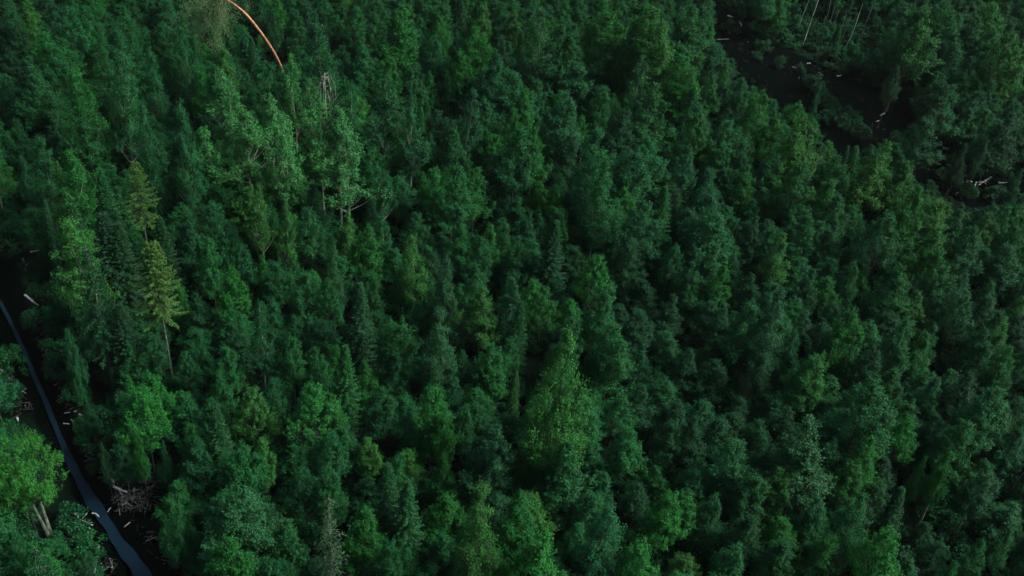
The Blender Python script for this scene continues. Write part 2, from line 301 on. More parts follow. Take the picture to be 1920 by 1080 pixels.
# ---------------------------------------------------------------- tree tops read from the photograph: crop offset, then x y width kind tint
HERO_TXT = {
 (0, 0): """160 50 90 A y;470 100 130 A g;545 120 150 B g;650 110 150 B g;230 190 140 A v;90 140 120 A d;30 250 100 A d;150 300 170 A b;
 410 375 170 B v;200 410 150 A g;30 405 120 A b;350 210 130 A g;310 265 140 A g;360 20 150 A b;480 20 120 A g;690 10 150 A g;740 170 130 A g;
 840 240 110 B g;780 260 130 A g;910 120 100 A b;1030 110 120 B g;1060 220 100 A g;950 240 120 A g;1130 365 130 A v;1210 350 130 P g;
 1250 265 130 P y;1410 150 200 A g;1810 110 190 B b;1650 50 110 A g;1530 30 130 A g;1160 640 170 P g;
 540 620 90 A d;460 650 180 A g;370 790 190 B v;200 730 160 B g;130 510 120 A g;70 650 110 A g;310 890 110 S y;560 940 120 S g;
 970 740 130 S g;690 660 100 S d;860 760 100 A b;1050 890 90 S v;1230 870 150 A v;1140 910 140 A b;1420 1010 80 P y;1320 330 150 A d;
 1480 350 120 P g;1900 780 110 P g;280 520 140 A d;600 720 120 A d;20 880 120 A b;120 860 130 A b;640 380 70 A d""",
 (640, 0): """90 30 100 A g;190 50 120 A g;310 30 170 A v;590 20 100 A g;560 80 90 A v;790 10 100 A y;770 140 130 A v;110 190 130 A g;
 270 310 130 A v;410 360 120 A g;490 390 90 A g;690 290 130 A v;860 270 160 A b;640 210 100 A b;520 210 100 A b;1060 90 120 A v;960 50 110 A y;
 1150 0 160 B k;1230 110 110 A g;1310 170 180 A g;1240 240 160 A g;1500 50 180 A v;1440 230 80 A g;1780 30 210 A y;1680 100 130 B y;
 1610 190 130 A y;1700 300 100 P k;1820 300 100 A g;1820 380 70 A y;1890 300 100 A g;60 440 100 P b;250 440 160 P k;410 520 150 P b;720 465 110 P b;
 990 400 170 A b;1030 490 120 A v;1110 440 110 A b;980 600 100 A v;1260 540 170 A b;1470 500 110 A g;1360 640 80 A v;1450 670 180 B b;1750 450 170 A g;
 1000 720 160 A g;1100 700 130 A v;1640 830 170 A b;1750 760 170 A b;1490 870 170 B g;650 710 150 A g;350 750 120 A g;490 740 90 A g;180 850 140 A g;
 240 950 90 P b;640 910 200 A g;520 930 130 A v;760 940 120 A v;1230 970 100 A v;1900 480 80 A g;120 1010 100 P g;
 380 100 100 A g;900 190 110 A d;700 420 120 A d;560 600 120 A d;1580 620 130 A d;830 560 120 A b;1300 760 120 A d;860 860 120 A d""",
 (1280, 0): """40 30 160 A g;130 40 150 A g;30 300 170 A v;180 420 100 A g;350 270 80 A d;60 490 130 A g;350 430 90 A g;440 400 90 A b;460 500 110 A v;
 430 575 120 A v;540 640 140 A v;680 520 140 A g;780 450 110 B b;700 680 180 A y;640 740 150 A y;90 620 140 A v;280 660 150 A b;360 800 120 A b;
 30 800 130 A b;240 810 110 A g;370 910 130 A v;690 910 160 A g;890 870 130 A g;1130 780 120 A v;1090 860 150 A y;1070 690 70 A b;1260 890 150 A y;
 1440 970 90 A v;850 990 130 A v;1320 1040 150 A v;1560 180 150 A b;1850 170 170 A v;1460 440 150 A d;1400 650 160 A d;1700 790 130 A d;1350 20 200 A v;
 1640 90 140 A g;1750 150 120 A g;1830 630 160 A d;1520 470 130 A g;1600 800 140 A d;1220 360 130 A d;1100 140 110 A d;1750 0 140 A v;1500 0 140 A g;
 500 860 120 A b;160 950 130 A b;1900 940 120 A b""",
 (0, 360): """500 190 130 A y;250 20 100 S b;750 150 150 A g;1070 140 140 A b;1170 250 150 A g;1210 60 170 A b;
 1600 20 90 P y;1740 80 170 A g;1590 230 110 A b;1350 290 120 A b;1480 340 90 A v;1560 380 120 A g;1290 410 160 A v;1870 250 110 B k;1720 420 150 A g;
 1840 470 120 A g;1450 590 130 P b;1640 800 110 A g;1270 840 120 A g;1790 850 140 A g;1230 990 110 A g;700 820 120 A g;830 790 130 A b;1030 890 100 A g;
 720 1010 90 A v;860 1010 120 A v;380 760 170 A b;290 790 130 A b;1890 840 80 A v;1390 1060 80 A y;210 370 90 A g;420 990 90 A g;220 460 110 A g;
 560 90 170 S d;650 160 150 S d;900 140 120 S d;490 600 140 A b;1450 -10 110 P y;660 610 130 S d;1100 560 130 A d;1120 780 100 A b;60 330 90 A g;
 130 250 110 S d;390 40 120 S d""",
 (640, 360): """30 80 110 A y;130 170 120 A v;510 30 90 A v;430 110 110 A g;420 210 120 B y;220 120 100 A g;680 130 120 A g;830 180 110 A v;780 240 120 A b;
 1050 90 90 A b;990 250 110 A g;1260 150 70 A v;1210 150 120 S d;1440 340 160 A v;340 370 110 A v;600 320 120 B k;590 490 130 A y;480 430 90 A g;
 770 390 130 A g;800 530 160 A y;100 490 120 S k;180 490 90 A g;1150 530 120 A v;1010 600 90 S g;550 620 160 B k;270 680 110 A g;310 720 180 A g;
 950 820 100 A g;850 840 140 A g;680 880 110 A b;20 850 110 S g;140 930 120 A v;880 920 90 A v;990 990 60 S y;1310 690 110 A b;
 1430 900 100 A g;1560 740 190 A g;1720 40 180 A b;1640 280 130 A d;1890 300 100 A b;510 1010 90 A v;640 980 90 A b;1860 570 120 A d;1380 110 120 A d;
 1480 540 160 A b;1700 650 140 A d;300 900 120 A b""",
 (1280, 360): """210 20 200 A b;900 0 130 A g;700 100 150 A g;560 220 130 A y;850 150 120 A g;1180 110 180 A g;1450 20 150 A y;1240 30 100 A v;
 1660 10 120 A g;1740 100 100 A y;1840 60 110 A g;1420 200 170 A v;1540 220 130 A g;1650 180 150 A g;1900 170 100 A g;240 380 110 A v;60 290 90 A b;
 170 300 130 A b;80 390 110 A g;970 390 90 A g;720 430 110 A g;560 520 150 B k;1250 400 200 A g;1500 400 160 A g;420 610 180 A g;980 640 170 A v;
 1270 710 160 A g;1370 780 120 A g;830 760 100 A b;960 850 100 A g;1810 660 130 A g;1700 750 130 A b;750 900 180 A v;1080 1030 160 A g;1450 1030 120 A b;
 1820 950 100 A g;1870 300 130 A b;640 780 120 A b;1850 850 90 A v;400 120 120 A d;380 440 120 A d;250 620 120 A d;1600 560 130 A g;60 880 140 A d;
 1060 880 130 A d;460 880 140 A d""",
 (0, 720): """60 830 170 A g;190 870 140 A v;330 850 130 A d;780 0 190 A v;720 20 120 A g;1070 200 110 A v;1090 290 150 A b;
 1200 100 120 S g;1410 10 160 A y;1480 300 120 A y;1540 30 120 A g;1770 0 200 A v;1880 60 100 A y;1350 360 180 A g;1300 590 250 A k;1250 850 260 A v;
 1600 740 190 A g;1710 470 150 A g;960 620 230 A g;760 260 120 A v;660 270 120 A b;560 300 110 A d;1870 270 130 A b;1850 480 140 A g;1060 800 130 A b;
 480 60 120 A d;900 300 120 A g;470 930 100 A d;160 1010 150 A g""",
 (640, 720): """210 10 170 A b;370 150 110 A b;520 0 180 A v;560 160 130 A v;690 130 120 A b;790 100 100 A g;860 200 190 A k;1060 260 140 A y;
 1280 280 220 A g;1640 250 160 A g;1590 60 130 A b;1860 200 130 A d;20 230 120 A g;160 290 110 A y;330 390 110 A g;270 440 140 S g;
 375 530 130 S g;590 390 120 A v;1010 600 180 A v;120 690 200 A v;260 880 140 A b;360 870 120 A b;1510 620 190 B b;1850 590 170 A v;
 1100 860 220 A v;880 920 130 A v;1340 760 110 A g;1710 880 180 A v;1490 850 130 A d;1690 540 130 A d;1150 60 200 A g""",
 (1280, 720): """460 190 150 A b;760 220 270 A k;1080 0 270 A g;1290 180 130 A v;1090 260 160 A v;980 420 140 A v;570 460 130 A y;
 430 500 170 A g;300 300 200 A b;310 460 140 A b;1600 200 170 A g;1500 350 200 A v;1370 400 120 A v;1780 20 190 A g;20 600 150 A v;180 650 120 A g;
 1180 790 200 A v;300 920 150 A g;1540 980 90 A v;1840 800 110 A g;520 360 120 A d;80 180 150 A d;1450 860 120 A d;850 850 150 A v;1700 860 120 A g;
 1040 560 150 B g;800 620 150 A b;1720 480 150 A d;1250 560 120 S d""",
}
TREES = []
def wdepth(px, py, h): return pix(at(px, py, h))[2]
def add_hero(x, y, wpx, kind, tint, h=None, **kw):
    if h is None:
        w0 = wpx * pix(at(x, y, 9))[2] / F * 1.45
        h = {'A': 4.2 + 1.4 * w0, 'B': 7 + 1.6 * w0, 'P': 8.5 + 1.3 * w0, 'S': 5.5 + 2.0 * w0, 'Y': 17}[kind] + rnd.uniform(-.7, .9) + (.6 if tint in 'yvk' else 0) - (.8 if tint == 'd' else 0)
    p = at(x, y, h); z = pix(p)[2]
    W = kw.pop('W', None) or wpx * z / F * {'S': 2.1, 'Y': 1.6, 'P': 1.45, 'B': 1.45}.get(kind, 1.6)
    TREES.append(dict(k=kind, t=tint, x=p[0], y=p[1], h=h, W=W, ax=x, ay=y, hero=True, **kw))
    return TREES[-1]
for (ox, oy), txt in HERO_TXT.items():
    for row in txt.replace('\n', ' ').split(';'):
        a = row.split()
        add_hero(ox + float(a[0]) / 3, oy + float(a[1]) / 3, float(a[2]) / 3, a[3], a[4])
# special trees
add_hero(283, 450, 78, 'Y', 'Y', 16, protect=215, lab='tall yellow green spruce with bare grey lower trunk above the smaller trees', pi=0)
add_hero(251, 300, 56, 'Y', 'Y', 14, protect=105, lab='narrow yellow tipped spruce with sparse drooping branches among dark spruces', pi=1)
add_hero(903, 888, 66, 'B', 'y', 16, protect=100, lab='pointed yellowish birch with pale stem and drooping twigs near the bottom edge')
add_hero(1071, 610, 72, 'L', 'y', 19.5, protect=160, W=6.4, lab='tallest bright green broadleaf tree standing alone above the lower middle canopy', pi=1)
foot = at(95, 1012, 0)
LH = min((abs(at(16, 824, h)[1] - foot[1]), h) for h in np.arange(6, 24, .25))[1]
print('lime height', LH)
add_hero(16, 824, 150, 'L', 'l', LH, protect=150, W=6.0, lab='large lime green broadleaf tree on the bank west of the blue stream', pi=0)
for (x, y, wv, hh) in ((412, 130, 48, 17), (428, 140, 46, 17), (460, 196, 60, 18), (527, 206, 64, 19), (601, 176, 66, 19), (549, 100, 34, 18), (580, 140, 40, 17),
                    (636, 195, 56, 18), (385, 225, 50, 16), (650, 262, 60, 17), (505, 175, 44, 16)):
    add_hero(x, y, wv, 'P', 'p', hh - 2.5, protect=105)
add_hero(130, 400, 62, 'B', 'y', 15, protect=125, W=4.6, lab='bright full tree with fine leaves right of the white driftwood on the west side')
add_hero(213, 85, 50, 'B', 'k', 19, protect=110, lab='tall greyish birch with a thin pale stem rising from dark canopy at upper left')
add_hero(262, 178, 38, 'B', 'b', 18, protect=120, crownlift=1)
add_hero(337, 180, 46, 'B', 'b', 18, protect=115, crownlift=1)

# ---------------------------------------------------------------- river and marsh outlines (pixels on the ground, then metres)
def gp(L): return np.array([at(x, y, 0)[:2] for x, y in L])
STREAM = [(-160, 330, 6), (-60, 470, 7), (0, 562, 9), (30, 622, 10), (60, 692, 12), (96, 776, 14), (118, 832, 16), (136, 872, 26), (170, 932, 32), (206, 986, 31), (244, 1040, 38), (270, 1080, 46), (340, 1190, 60), (460, 1400, 80)]
BANK = gp([(-240, 300), (-150, 300), (-30, 450), (22, 498), (40, 540), (66, 600), (92, 660), (118, 715), (140, 780), (165, 835), (182, 880), (215, 915), (250, 905), (275, 890), (300, 920), (290, 960), (265, 975), (300, 1020), (345, 1050), (372, 1085), (450, 1200), (600, 1420), (300, 1420),
      (200, 1200), (185, 1090), (178, 1040), (172, 995), (140, 950), (132, 900), (100, 850), (66, 795), (45, 745), (20, 690), (0, 650), (-60, 560), (-200, 420)])
MARSH = gp([(1250, -120), (1330, -60), (1352, 10), (1385, 25), (1408, 70), (1445, 92), (1490, 100), (1545, 122), (1575, 138), (1605, 152), (1655, 166), (1692, 172), (1718, 205), (1722, 250), (1745, 290), (1800, 318), (1850, 335), (1905, 345), (1990, 380), (2150, 460),
      (2100, 560), (1960, 450), (1840, 400), (1740, 350), (1690, 330), (1600, 330), (1530, 300), (1500, 250), (1420, 230), (1380, 180), (1340, 120), (1330, 50), (1290, -10), (1200, -100)])
def sdist(P, poly):
    P = np.asarray(P, float); n = len(P); inside = np.zeros(n, bool); d = np.full(n, 1e9)
    for i in range(len(poly)):
        a, b = poly[i], poly[(i + 1) % len(poly)]
        e = b - a; t = np.clip(((P - a) @ e) / (e @ e + 1e-9), 0, 1)
        d = np.minimum(d, np.linalg.norm(P - a - t[:, None] * e, axis=1))
        c = (a[1] > P[:, 1]) != (b[1] > P[:, 1])
        inside ^= c & (P[:, 0] < (b[0] - a[0]) * (P[:, 1] - a[1]) / (b[1] - a[1] + 1e-12) + a[0])
    return np.where(inside, -d, d)
# pixel areas that must stay open to view
CLEAR = [np.array(p, float) for p in (
    [(0, 505), (25, 520), (60, 600), (90, 670), (112, 720), (135, 790), (158, 840), (185, 895), (225, 935), (262, 965), (300, 1030), (350, 1085), (235, 1085), (190, 1040), (165, 990), (140, 950), (134, 900), (105, 850), (68, 795), (40, 740), (0, 650)],
    [(232, 905), (262, 868), (312, 870), (308, 900), (285, 935), (262, 945)],
    [(1350, 40), (1372, 30), (1400, 62), (1410, 85), (1450, 105), (1500, 118), (1535, 150), (1525, 185), (1480, 190), (1440, 165), (1405, 130), (1362, 70)],
    [(1565, 160), (1620, 168), (1690, 178), (1715, 215), (1700, 262), (1655, 250), (1630, 225), (1600, 275), (1550, 255), (1555, 205)],
    [(1745, 305), (1800, 318), (1895, 330), (1895, 372), (1840, 392), (1780, 360)],
    [(1482, -30), (1670, -30), (1650, 60), (1600, 98), (1490, 98)],
    [(1725, 985), (1765, 900), (1780, 900), (1745, 985)],
    [(1885, 935), (1915, 880), (1925, 880), (1925, 940)],
    [(430, 0), (460, 10), (500, 65), (532, 115), (530, 132), (515, 110), (480, 60), (440, 20)],
    [(300, 612), (316, 612), (324, 660), (314, 662)],
    [(52, 946), (84, 940), (102, 1008), (90, 1014)],
    [(28, 450), (82, 460), (80, 582), (46, 590)],
    [(0, 325), (26, 325), (18, 400), (0, 400)],
    [(0, 690), (50, 700), (80, 800), (0, 800)],
)]
CZ = {10: pix(at(95, 1014, 0))[2], 8: pix(at(531, 140, 0))[2], 9: pix(at(325, 760, 0))[2], 5: pix(at(1540, 60, 0))[2], 6: pix(at(1745, 950, 0))[2], 7: pix(at(1905, 910, 0))[2]}
def clear_hit(ax, ay, wpx, hpx, z=0, m=0):
    # sample the crown ellipse
    pts = np.array([(ax + wpx / 2 * .8 * i, ay + hpx * j) for i in (-1, -.5, 0, .5, 1) for j in (.12, .4, .7, 1)])
    return any((sdist(pts, p) < (8 if k == 0 else m)).any() for k, p in enumerate(CLEAR) if not (k in CZ and z > CZ[k]))

# ---------------------------------------------------------------- fill trees between the read-off tops
PREFH = {'A': .55, 'L': .65, 'B': .72, 'P': .55, 'S': .9, 'Y': .7}
def crown_px(t):
    top = np.array((t['x'], t['y'], t['h'])); lo = np.array((t['x'], t['y'], t['h'] * (1 - PREFH[t['k']])))
    a = pix(top); b = pix(lo); return a[0], a[1], t['W'] * F / a[2], b[0], b[1], a[2]
for t in TREES:
    t['cp'] = c = crown_px(t)
    if t.get('lab'): continue
    for _ in range(4):
        c = t['cp']
        if not clear_hit(c[0], c[1], c[2], c[4] - c[1], c[5]): break
        t['W'] *= .85; t['cp'] = crown_px(t)
    t['bad'] = clear_hit(c[0], c[1], c[2] * .55, (c[4] - c[1]) * .55, c[5])
print('dropped by view', sum(t.get('bad', False) for t in TREES))
hx = np.array([t['cp'] for t in TREES]); hp = np.array([t.get('protect', 0) for t in TREES])
keepH = []
for i, t in enumerate(TREES):
    ok = not t.get('bad', False)
    c = t['cp']
    if not t.get('protect'):
        for j in np.where(hp > 0)[0]:
            h = TREES[j]['cp']
            if h[5] > c[5] + .3 and abs(c[0] - h[0]) < .42 * (c[2] + h[2]) and h[1] - 5 < c[1] < h[1] + hp[j] * .85: ok = False
    keepH.append(ok)
TREES = [t for t, k in zip(TREES, keepH) if k]
hx = np.array([t['cp'] for t in TREES]); hp = np.array([t.get('protect', 0) for t in TREES])
hprot = np.where(hp > 0, hp, np.minimum(hx[:, 2] * 1.15, hx[:, 4] - hx[:, 1]))
HXY = np.array([(t['x'], t['y']) for t in TREES])

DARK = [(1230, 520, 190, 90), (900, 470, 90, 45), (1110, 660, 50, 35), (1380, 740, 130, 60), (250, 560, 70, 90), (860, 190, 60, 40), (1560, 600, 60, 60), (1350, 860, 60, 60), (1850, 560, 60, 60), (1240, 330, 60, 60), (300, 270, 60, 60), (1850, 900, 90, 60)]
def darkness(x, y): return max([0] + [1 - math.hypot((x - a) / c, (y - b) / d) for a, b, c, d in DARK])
cand = []
YMIN, YMAX, XMAX = 28.0, 215.0, 135.0
cell = 2.9
grid = {}
def near(x, y, r):
    i, j = int(x // cell), int(y // cell)
    for a in (-1, 0, 1):
        for b in (-1, 0, 1):
            for (u, v) in grid.get((i + a, j + b), ()):
                if (u - x) ** 2 + (v - y) ** 2 < r * r: return True
    return False
def put(x, y): grid.setdefault((int(x // cell), int(y // cell)), []).append((x, y))
for x, y in HXY: put(x, y)
N_try = 48000
xs = rng.uniform(-XMAX, XMAX, N_try); ys = rng.uniform(YMIN, YMAX, N_try)
dB = sdist(np.c_[xs, ys], BANK); dM = sdist(np.c_[xs, ys], MARSH)
for x, y, b_, m_ in zip(xs, ys, dB, dM):
    a = pix((x, y, 10))
    wl = 960 * a[2] / F
    if abs((a[0] - 960) / 960) * wl > wl + 24 or a[1] < -260 or a[1] > 1500: continue
    if b_ < 2.3 or m_ < .8: continue
    if near(x, y, 2.5 if abs(a[0] - 960) < 1000 and -60 < a[1] < 1150 else 3.4): continue
    dk = darkness(a[0], a[1] + 60)
    W = rnd.uniform(2.9, 4.9); h = 2.4 + 1.3 * W + rnd.uniform(-.8, .8)
    if dk > 0: h *= 1 - .35 * min(1, dk * 1.6)
    kind = rnd.choices('ABSP', (92, 5, 2, 1))[0]
    if kind != 'A': h += 1.5
    if kind in 'S': W *= .8
    if kind in 'BP': W *= .75
    inview = -40 < a[0] < 1960 and -60 < a[1] < 1150
    ok = True
    if inview:
        for _ in range(7):
            t = dict(k=kind, x=x, y=y, h=h, W=W); c = crown_px(t)
            bad = (hx[:, 5] > c[5] + .3) & (np.abs(c[0] - hx[:, 0]) < .36 * (c[2] + hx[:, 2])) & (c[1] < hx[:, 1] + hprot) & (c[1] > hx[:, 1] - 30)
            ch = clear_hit(c[0], c[1], c[2], c[4] - c[1], c[5])
            if not bad.any() and not ch: break
            h -= .9; W *= .93
            if h < 3.2: ok = False; break
    if not ok: continue
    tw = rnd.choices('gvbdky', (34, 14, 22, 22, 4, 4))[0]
    if dk > .1: tw = rnd.choice('ddb')  # shade of the dark hollows put into the leaf tint
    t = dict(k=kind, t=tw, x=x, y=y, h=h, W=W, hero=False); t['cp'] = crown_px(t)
    put(x, y); TREES.append(t)

# ---------------------------------------------------------------- which trees show, and how large
def visibility():
    W_, H_ = 640, 360; s = 3.0
    buf = np.full((H_, W_), -1, int); zb = np.full((H_, W_), 1e9)
    yy, xx = np.mgrid[0:H_, 0:W_]
    for i, t in enumerate(TREES):
        ax, ay, wp, bx, by, z = t['cp']
        ax, ay, wp, bx, by = [v / s for v in (ax, ay, wp, bx, by)]
        x0, x1 = int(min(ax, bx) - wp), int(max(ax, bx) + wp) + 2; y0, y1 = int(ay) - 1, int(by + wp * .25) + 2
        x0, y0 = max(0, x0), max(0, y0); x1, y1 = min(W_, x1), min(H_, y1)
        if x0 >= x1 or y0 >= y1: continue
        X, Y = xx[y0:y1, x0:x1], yy[y0:y1, x0:x1]
        u = (Y - ay) / max(1e-3, by + wp * .25 - ay); cx = ax + (bx - ax) * u
        hw = wp / 2 * np.clip(4 * u * (1.12 - u), 0, 1) ** .5
        m = (np.abs(X - cx) < hw) & (u > 0) & (u < 1) & (z < zb[y0:y1, x0:x1])
        buf[y0:y1, x0:x1][m] = i; zb[y0:y1, x0:x1][m] = z
    return np.bincount(buf[buf >= 0].ravel(), minlength=len(TREES))
vis = visibility()
for t, v in zip(TREES, vis): t['vis'] = int(v)

LIMIT = {'L': 2, 'A': 296, 'B': 90, 'P': 60, 'S': 90, 'Y': 5}
indiv = set()
for kk, lim in LIMIT.items():
    ids = [i for i, t in enumerate(TREES) if t['k'] == kk and t['vis'] >= 12 and -25 < t['cp'][0] < 1945]
    ids.sort(key=lambda i: -TREES[i]['vis'] * (3 if TREES[i].get('lab') else 1))
    indiv.update(ids[:lim])

# ---------------------------------------------------------------- labels that single trees out
LM = [(478, 60, 'the bent orange pine'), (283, 560, 'the tall yellow spruce'), (251, 350, 'the narrow yellow spruce'), (60, 690, 'the upper blue stream'),
      (200, 960, 'the wide lower stream'), (70, 880, 'the big lime tree across the stream'), (500, 250, 'the pale aspen cluster'), (608, 160, 'the pale dead snag'),
      (615, 960, 'the bare topped dead spruce'), (903, 930, 'the pointed yellowish birch'), (745, 900, 'the pair of dark spruces'), (1071, 700, 'the tallest bright middle tree'),
      (960, 535, 'the grey dead topped spruce'), (1450, 150, 'the upper black marsh'), (1640, 210, 'the black marsh pool'), (1840, 350, 'the fallen tree in the marsh'),
      (1580, 50, 'the row of thin slanting trunks'), (1100, 30, 'the top edge above the centre'), (1200, 90, 'the light birch near the marsh head'), (820, 250, 'the upper middle hollow'),
      (1230, 500, 'the dark central hollow'), (850, 520, 'the yellow green crown left of centre'), (1540, 860, 'the broad grey green crown'), (1640, 740, 'the broad lower eastern crown'), (1750, 940, 'the slanting pale stem'),
      (1400, 930, 'the lime layered tree'), (1760, 500, 'the tall eastern ridge tree'), (1500, 420, 'the yellow topped eastern dome'), (270, 890, 'the driftwood pile'), (60, 480, 'the white fallen branches'),
      (1270, 960, 'the round vivid lower dome'), (1720, 1070, 'the grey log at the bottom'), (80, 100, 'the upper left corner'), (1870, 60, 'the upper right corner'), (40, 1020, 'the lower left corner'), (1880, 1020, 'the lower right corner')]
DIRS = ['east of', 'below', 'west of', 'above']
DIR8 = ['right of', 'below right of', 'below', 'below left of', 'left of', 'above left of', 'above', 'above right of']
ORD = ['', 'second ', 'third ', 'fourth ', 'fifth ', 'sixth ', 'seventh ', 'eighth ', 'ninth ', 'tenth ']
SPEC = {'L': 'broadleaf tree', 'A': 'broadleaf tree', 'B': 'birch', 'P': 'aspen', 'S': 'spruce', 'Y': 'spruce'}
NAME = {'L': 'broadleaf_tree', 'A': 'broadleaf_tree', 'B': 'birch_tree', 'P': 'aspen_tree', 'S': 'spruce_tree', 'Y': 'spruce_tree'}
GROUP = {'L': 'broadleaf trees of the forest canopy', 'A': 'broadleaf trees of the forest canopy', 'B': 'birches in the forest canopy', 'P': 'aspens with pale trunks', 'S': 'spruces in the forest canopy', 'Y': 'spruces in the forest canopy'}
SHAPE = {'L': ['rounded', 'pointed'], 'A': ['pointed', 'pointed', 'rounded', 'pointed', 'domed', 'open', 'broad', 'narrow'], 'B': ['pointed', 'narrow'], 'P': ['narrow', 'pointed', 'sparse'], 'S': ['pointed', 'slender', 'broad'], 'Y': ['pointed', 'slender']}
bykey = {}
for i in sorted(indiv):
    t = TREES[i]
    np_ = len(PROTO[t['k']])
    t['pi'] = t.get('pi', rnd.randrange(np_))
    ax, ay = t['cp'][0], t['cp'][1] + 15
    d, lx, ly, ph = min((math.hypot(ax - l[0], ay - l[1]), l[0], l[1], l[2]) for l in LM)
    k8 = int(round(math.atan2(ay - ly, ax - lx) / (math.pi / 4))) % 8
    key = (TW[t['t']], SHAPE[t['k']][t['pi']], SPEC[t['k']], DIR8[k8], ph)
    bykey.setdefault(key, []).append((d, i))
for key, L in bykey.items():
    L.sort()
    for n, (d, i) in enumerate(L):
        if 'lab' not in TREES[i]:
            TREES[i]['lab'] = f"{ORD[min(n, 9)]}{key[0]} {key[1]} {key[2]} {key[3]} {key[4]}"

# ---------------------------------------------------------------- object helpers
def tag(o, label=None, cat=None, group=None, kind=None):
    if label: o['label'] = label
    if cat: o['category'] = cat
    if group: o['group'] = group
    if kind: o['kind'] = kind
    return o
def mobj(name, me, parent=None):
    o = bpy.data.objects.new(name, me); col.objects.link(o)
    if parent: o.parent = parent
    return o
def empty(name, loc): 
    o = bpy.data.objects.new(name, None); col.objects.link(o); o.location = loc; o.empty_display_size = .5
    return o
def jit(c, s=.16):
    f = rnd.uniform(1 - s, 1 + s); return tuple(max(.002, v * f * rnd.uniform(.92, 1.08)) for v in c)

def ground_h(x, y):
    return .18 * np.sin(x * .21 + 1.3) * np.cos(y * .17) + .10 * np.sin(x * .63 + y * .4) + .06 * np.sin(x * 1.3 - y * 1.7)

for i in sorted(indiv):
    t = TREES[i]
    tm, cm, W0 = PROTO[t['k']][t['pi']]
    root = empty(NAME[t['k']], (t['x'], t['y'], float(ground_h(t['x'], t['y'])) - .15))
    root.rotation_euler = (0, 0, rnd.uniform(0, 6.283)); s = t['W'] / W0
    root.scale = (s, s, t['h'] / H0)
    tag(root, t['lab'] if len(t['lab'].split()) <= 16 else t['lab'].replace('yellowish green', 'lime').replace(' narrow', ''), {'L': 'tree', 'A': 'tree', 'B': 'birch', 'P': 'aspen', 'S': 'spruce', 'Y': 'spruce'}[t['k']], GROUP[t['k']])
    mobj('trunk', tm, root); c = mobj('crown', cm, root); c['tint'] = jit(TINT[t['t']])
print('TREES', len(TREES), 'individual', len(indiv), {k: sum(1 for i in indiv if TREES[i]['k'] == k) for k in LIMIT}, 'visible', int((vis > 5).sum()))

# ---------------------------------------------------------------- stuff by geometry nodes
def scatter(name, pts, proto_sets, label, cat=None):
    """pts: list of (x,y,z,rot,sx,sz,tint,idx); proto_sets: list of tuples of meshes"""
    n = len(pts); me = bpy.data.meshes.new(name); me.vertices.add(n)
    me.vertices.foreach_set('co', np.array([p[:3] for p in pts], np.float32).ravel())
    def A(nm, ty, dom, arr, key): a = me.attributes.new(nm, ty, dom); a.data.foreach_set(key, np.asarray(arr).ravel())
    A('rot', 'FLOAT_VECTOR', 'POINT', np.array([(0, 0, p[3]) for p in pts], np.float32), 'vector')
    A('scl', 'FLOAT_VECTOR', 'POINT', np.array([(p[4], p[4], p[5]) for p in pts], np.float32), 'vector')
    A('tint', 'FLOAT_COLOR', 'POINT', np.array([(*p[6], 1) for p in pts], np.float32), 'color')
    A('idx', 'INT', 'POINT', np.array([p[7] for p in pts], np.int32), 'value')
    o = mobj(name, me)
    ng = bpy.data.node_groups.new(name + '_nodes', 'GeometryNodeTree')
    ng.interface.new_socket('Geometry', in_out='INPUT', socket_type='NodeSocketGeometry')
    ng.interface.new_socket('Geometry', in_out='OUTPUT', socket_type='NodeSocketGeometry')
    N, L = ng.nodes, ng.links; gi = N.new('NodeGroupInput'); go = N.new('NodeGroupOutput')
    def named(nm, ty): a = N.new('GeometryNodeInputNamedAttribute'); a.data_type = ty; a.inputs[0].default_value = nm; return a.outputs[0]
    rt, sc_, ix = named('rot', 'FLOAT_VECTOR'), named('scl', 'FLOAT_VECTOR'), named('idx', 'INT')
    jn = N.new('GeometryNodeJoinGeometry')
    for k, objs in enumerate(proto_sets):
        cmp = N.new('FunctionNodeCompare'); cmp.data_type = 'INT'; cmp.operation = 'EQUAL'
        L.new(ix, cmp.inputs[2]); cmp.inputs[3].default_value = k
        j2 = N.new('GeometryNodeJoinGeometry')
        for ob in objs:
            oi = N.new('GeometryNodeObjectInfo'); oi.inputs['Object'].default_value = ob; oi.inputs['As Instance'].default_value = False
            L.new(oi.outputs['Geometry'], j2.inputs[0])
        ip = N.new('GeometryNodeInstanceOnPoints')
        L.new(gi.outputs[0], ip.inputs['Points']); L.new(cmp.outputs[0], ip.inputs['Selection']); L.new(j2.outputs[0], ip.inputs['Instance'])
        L.new(rt, ip.inputs['Rotation']); L.new(sc_, ip.inputs['Scale'])
        L.new(ip.outputs[0], jn.inputs[0])
    L.new(jn.outputs[0], go.inputs[0])
    md = o.modifiers.new('scatter', 'NODES'); md.node_group = ng
    tag(o, label, cat, None, 'stuff')
    return o

# find one real tree of each prototype to serve as the source
src = {}
for o in list(col.objects):
    if o.type == 'MESH' and o.parent: src.setdefault(o.data.name, o)
order, sets = {}, []
for kk, L in PROTO.items():
    for j, (tm, cm, W0) in enumerate(L):
        if tm.name in src and cm.name in src:
            order[(kk, j)] = len(sets); sets.append((src[tm.name], src[cm.name]))
pts = []
for i, t in enumerate(TREES):
    if i in indiv: continue
    ch = [j for j in range(len(PROTO[t['k']])) if (t['k'], j) in order]
    j = rnd.choice(ch); W0 = PROTO[t['k']][j][2]
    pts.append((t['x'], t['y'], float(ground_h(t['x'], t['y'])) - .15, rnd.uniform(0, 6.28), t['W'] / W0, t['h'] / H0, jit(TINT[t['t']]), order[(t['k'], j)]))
scatter('woodland', pts, sets, 'dense green woodland filling the gaps between the larger trees', 'woodland')

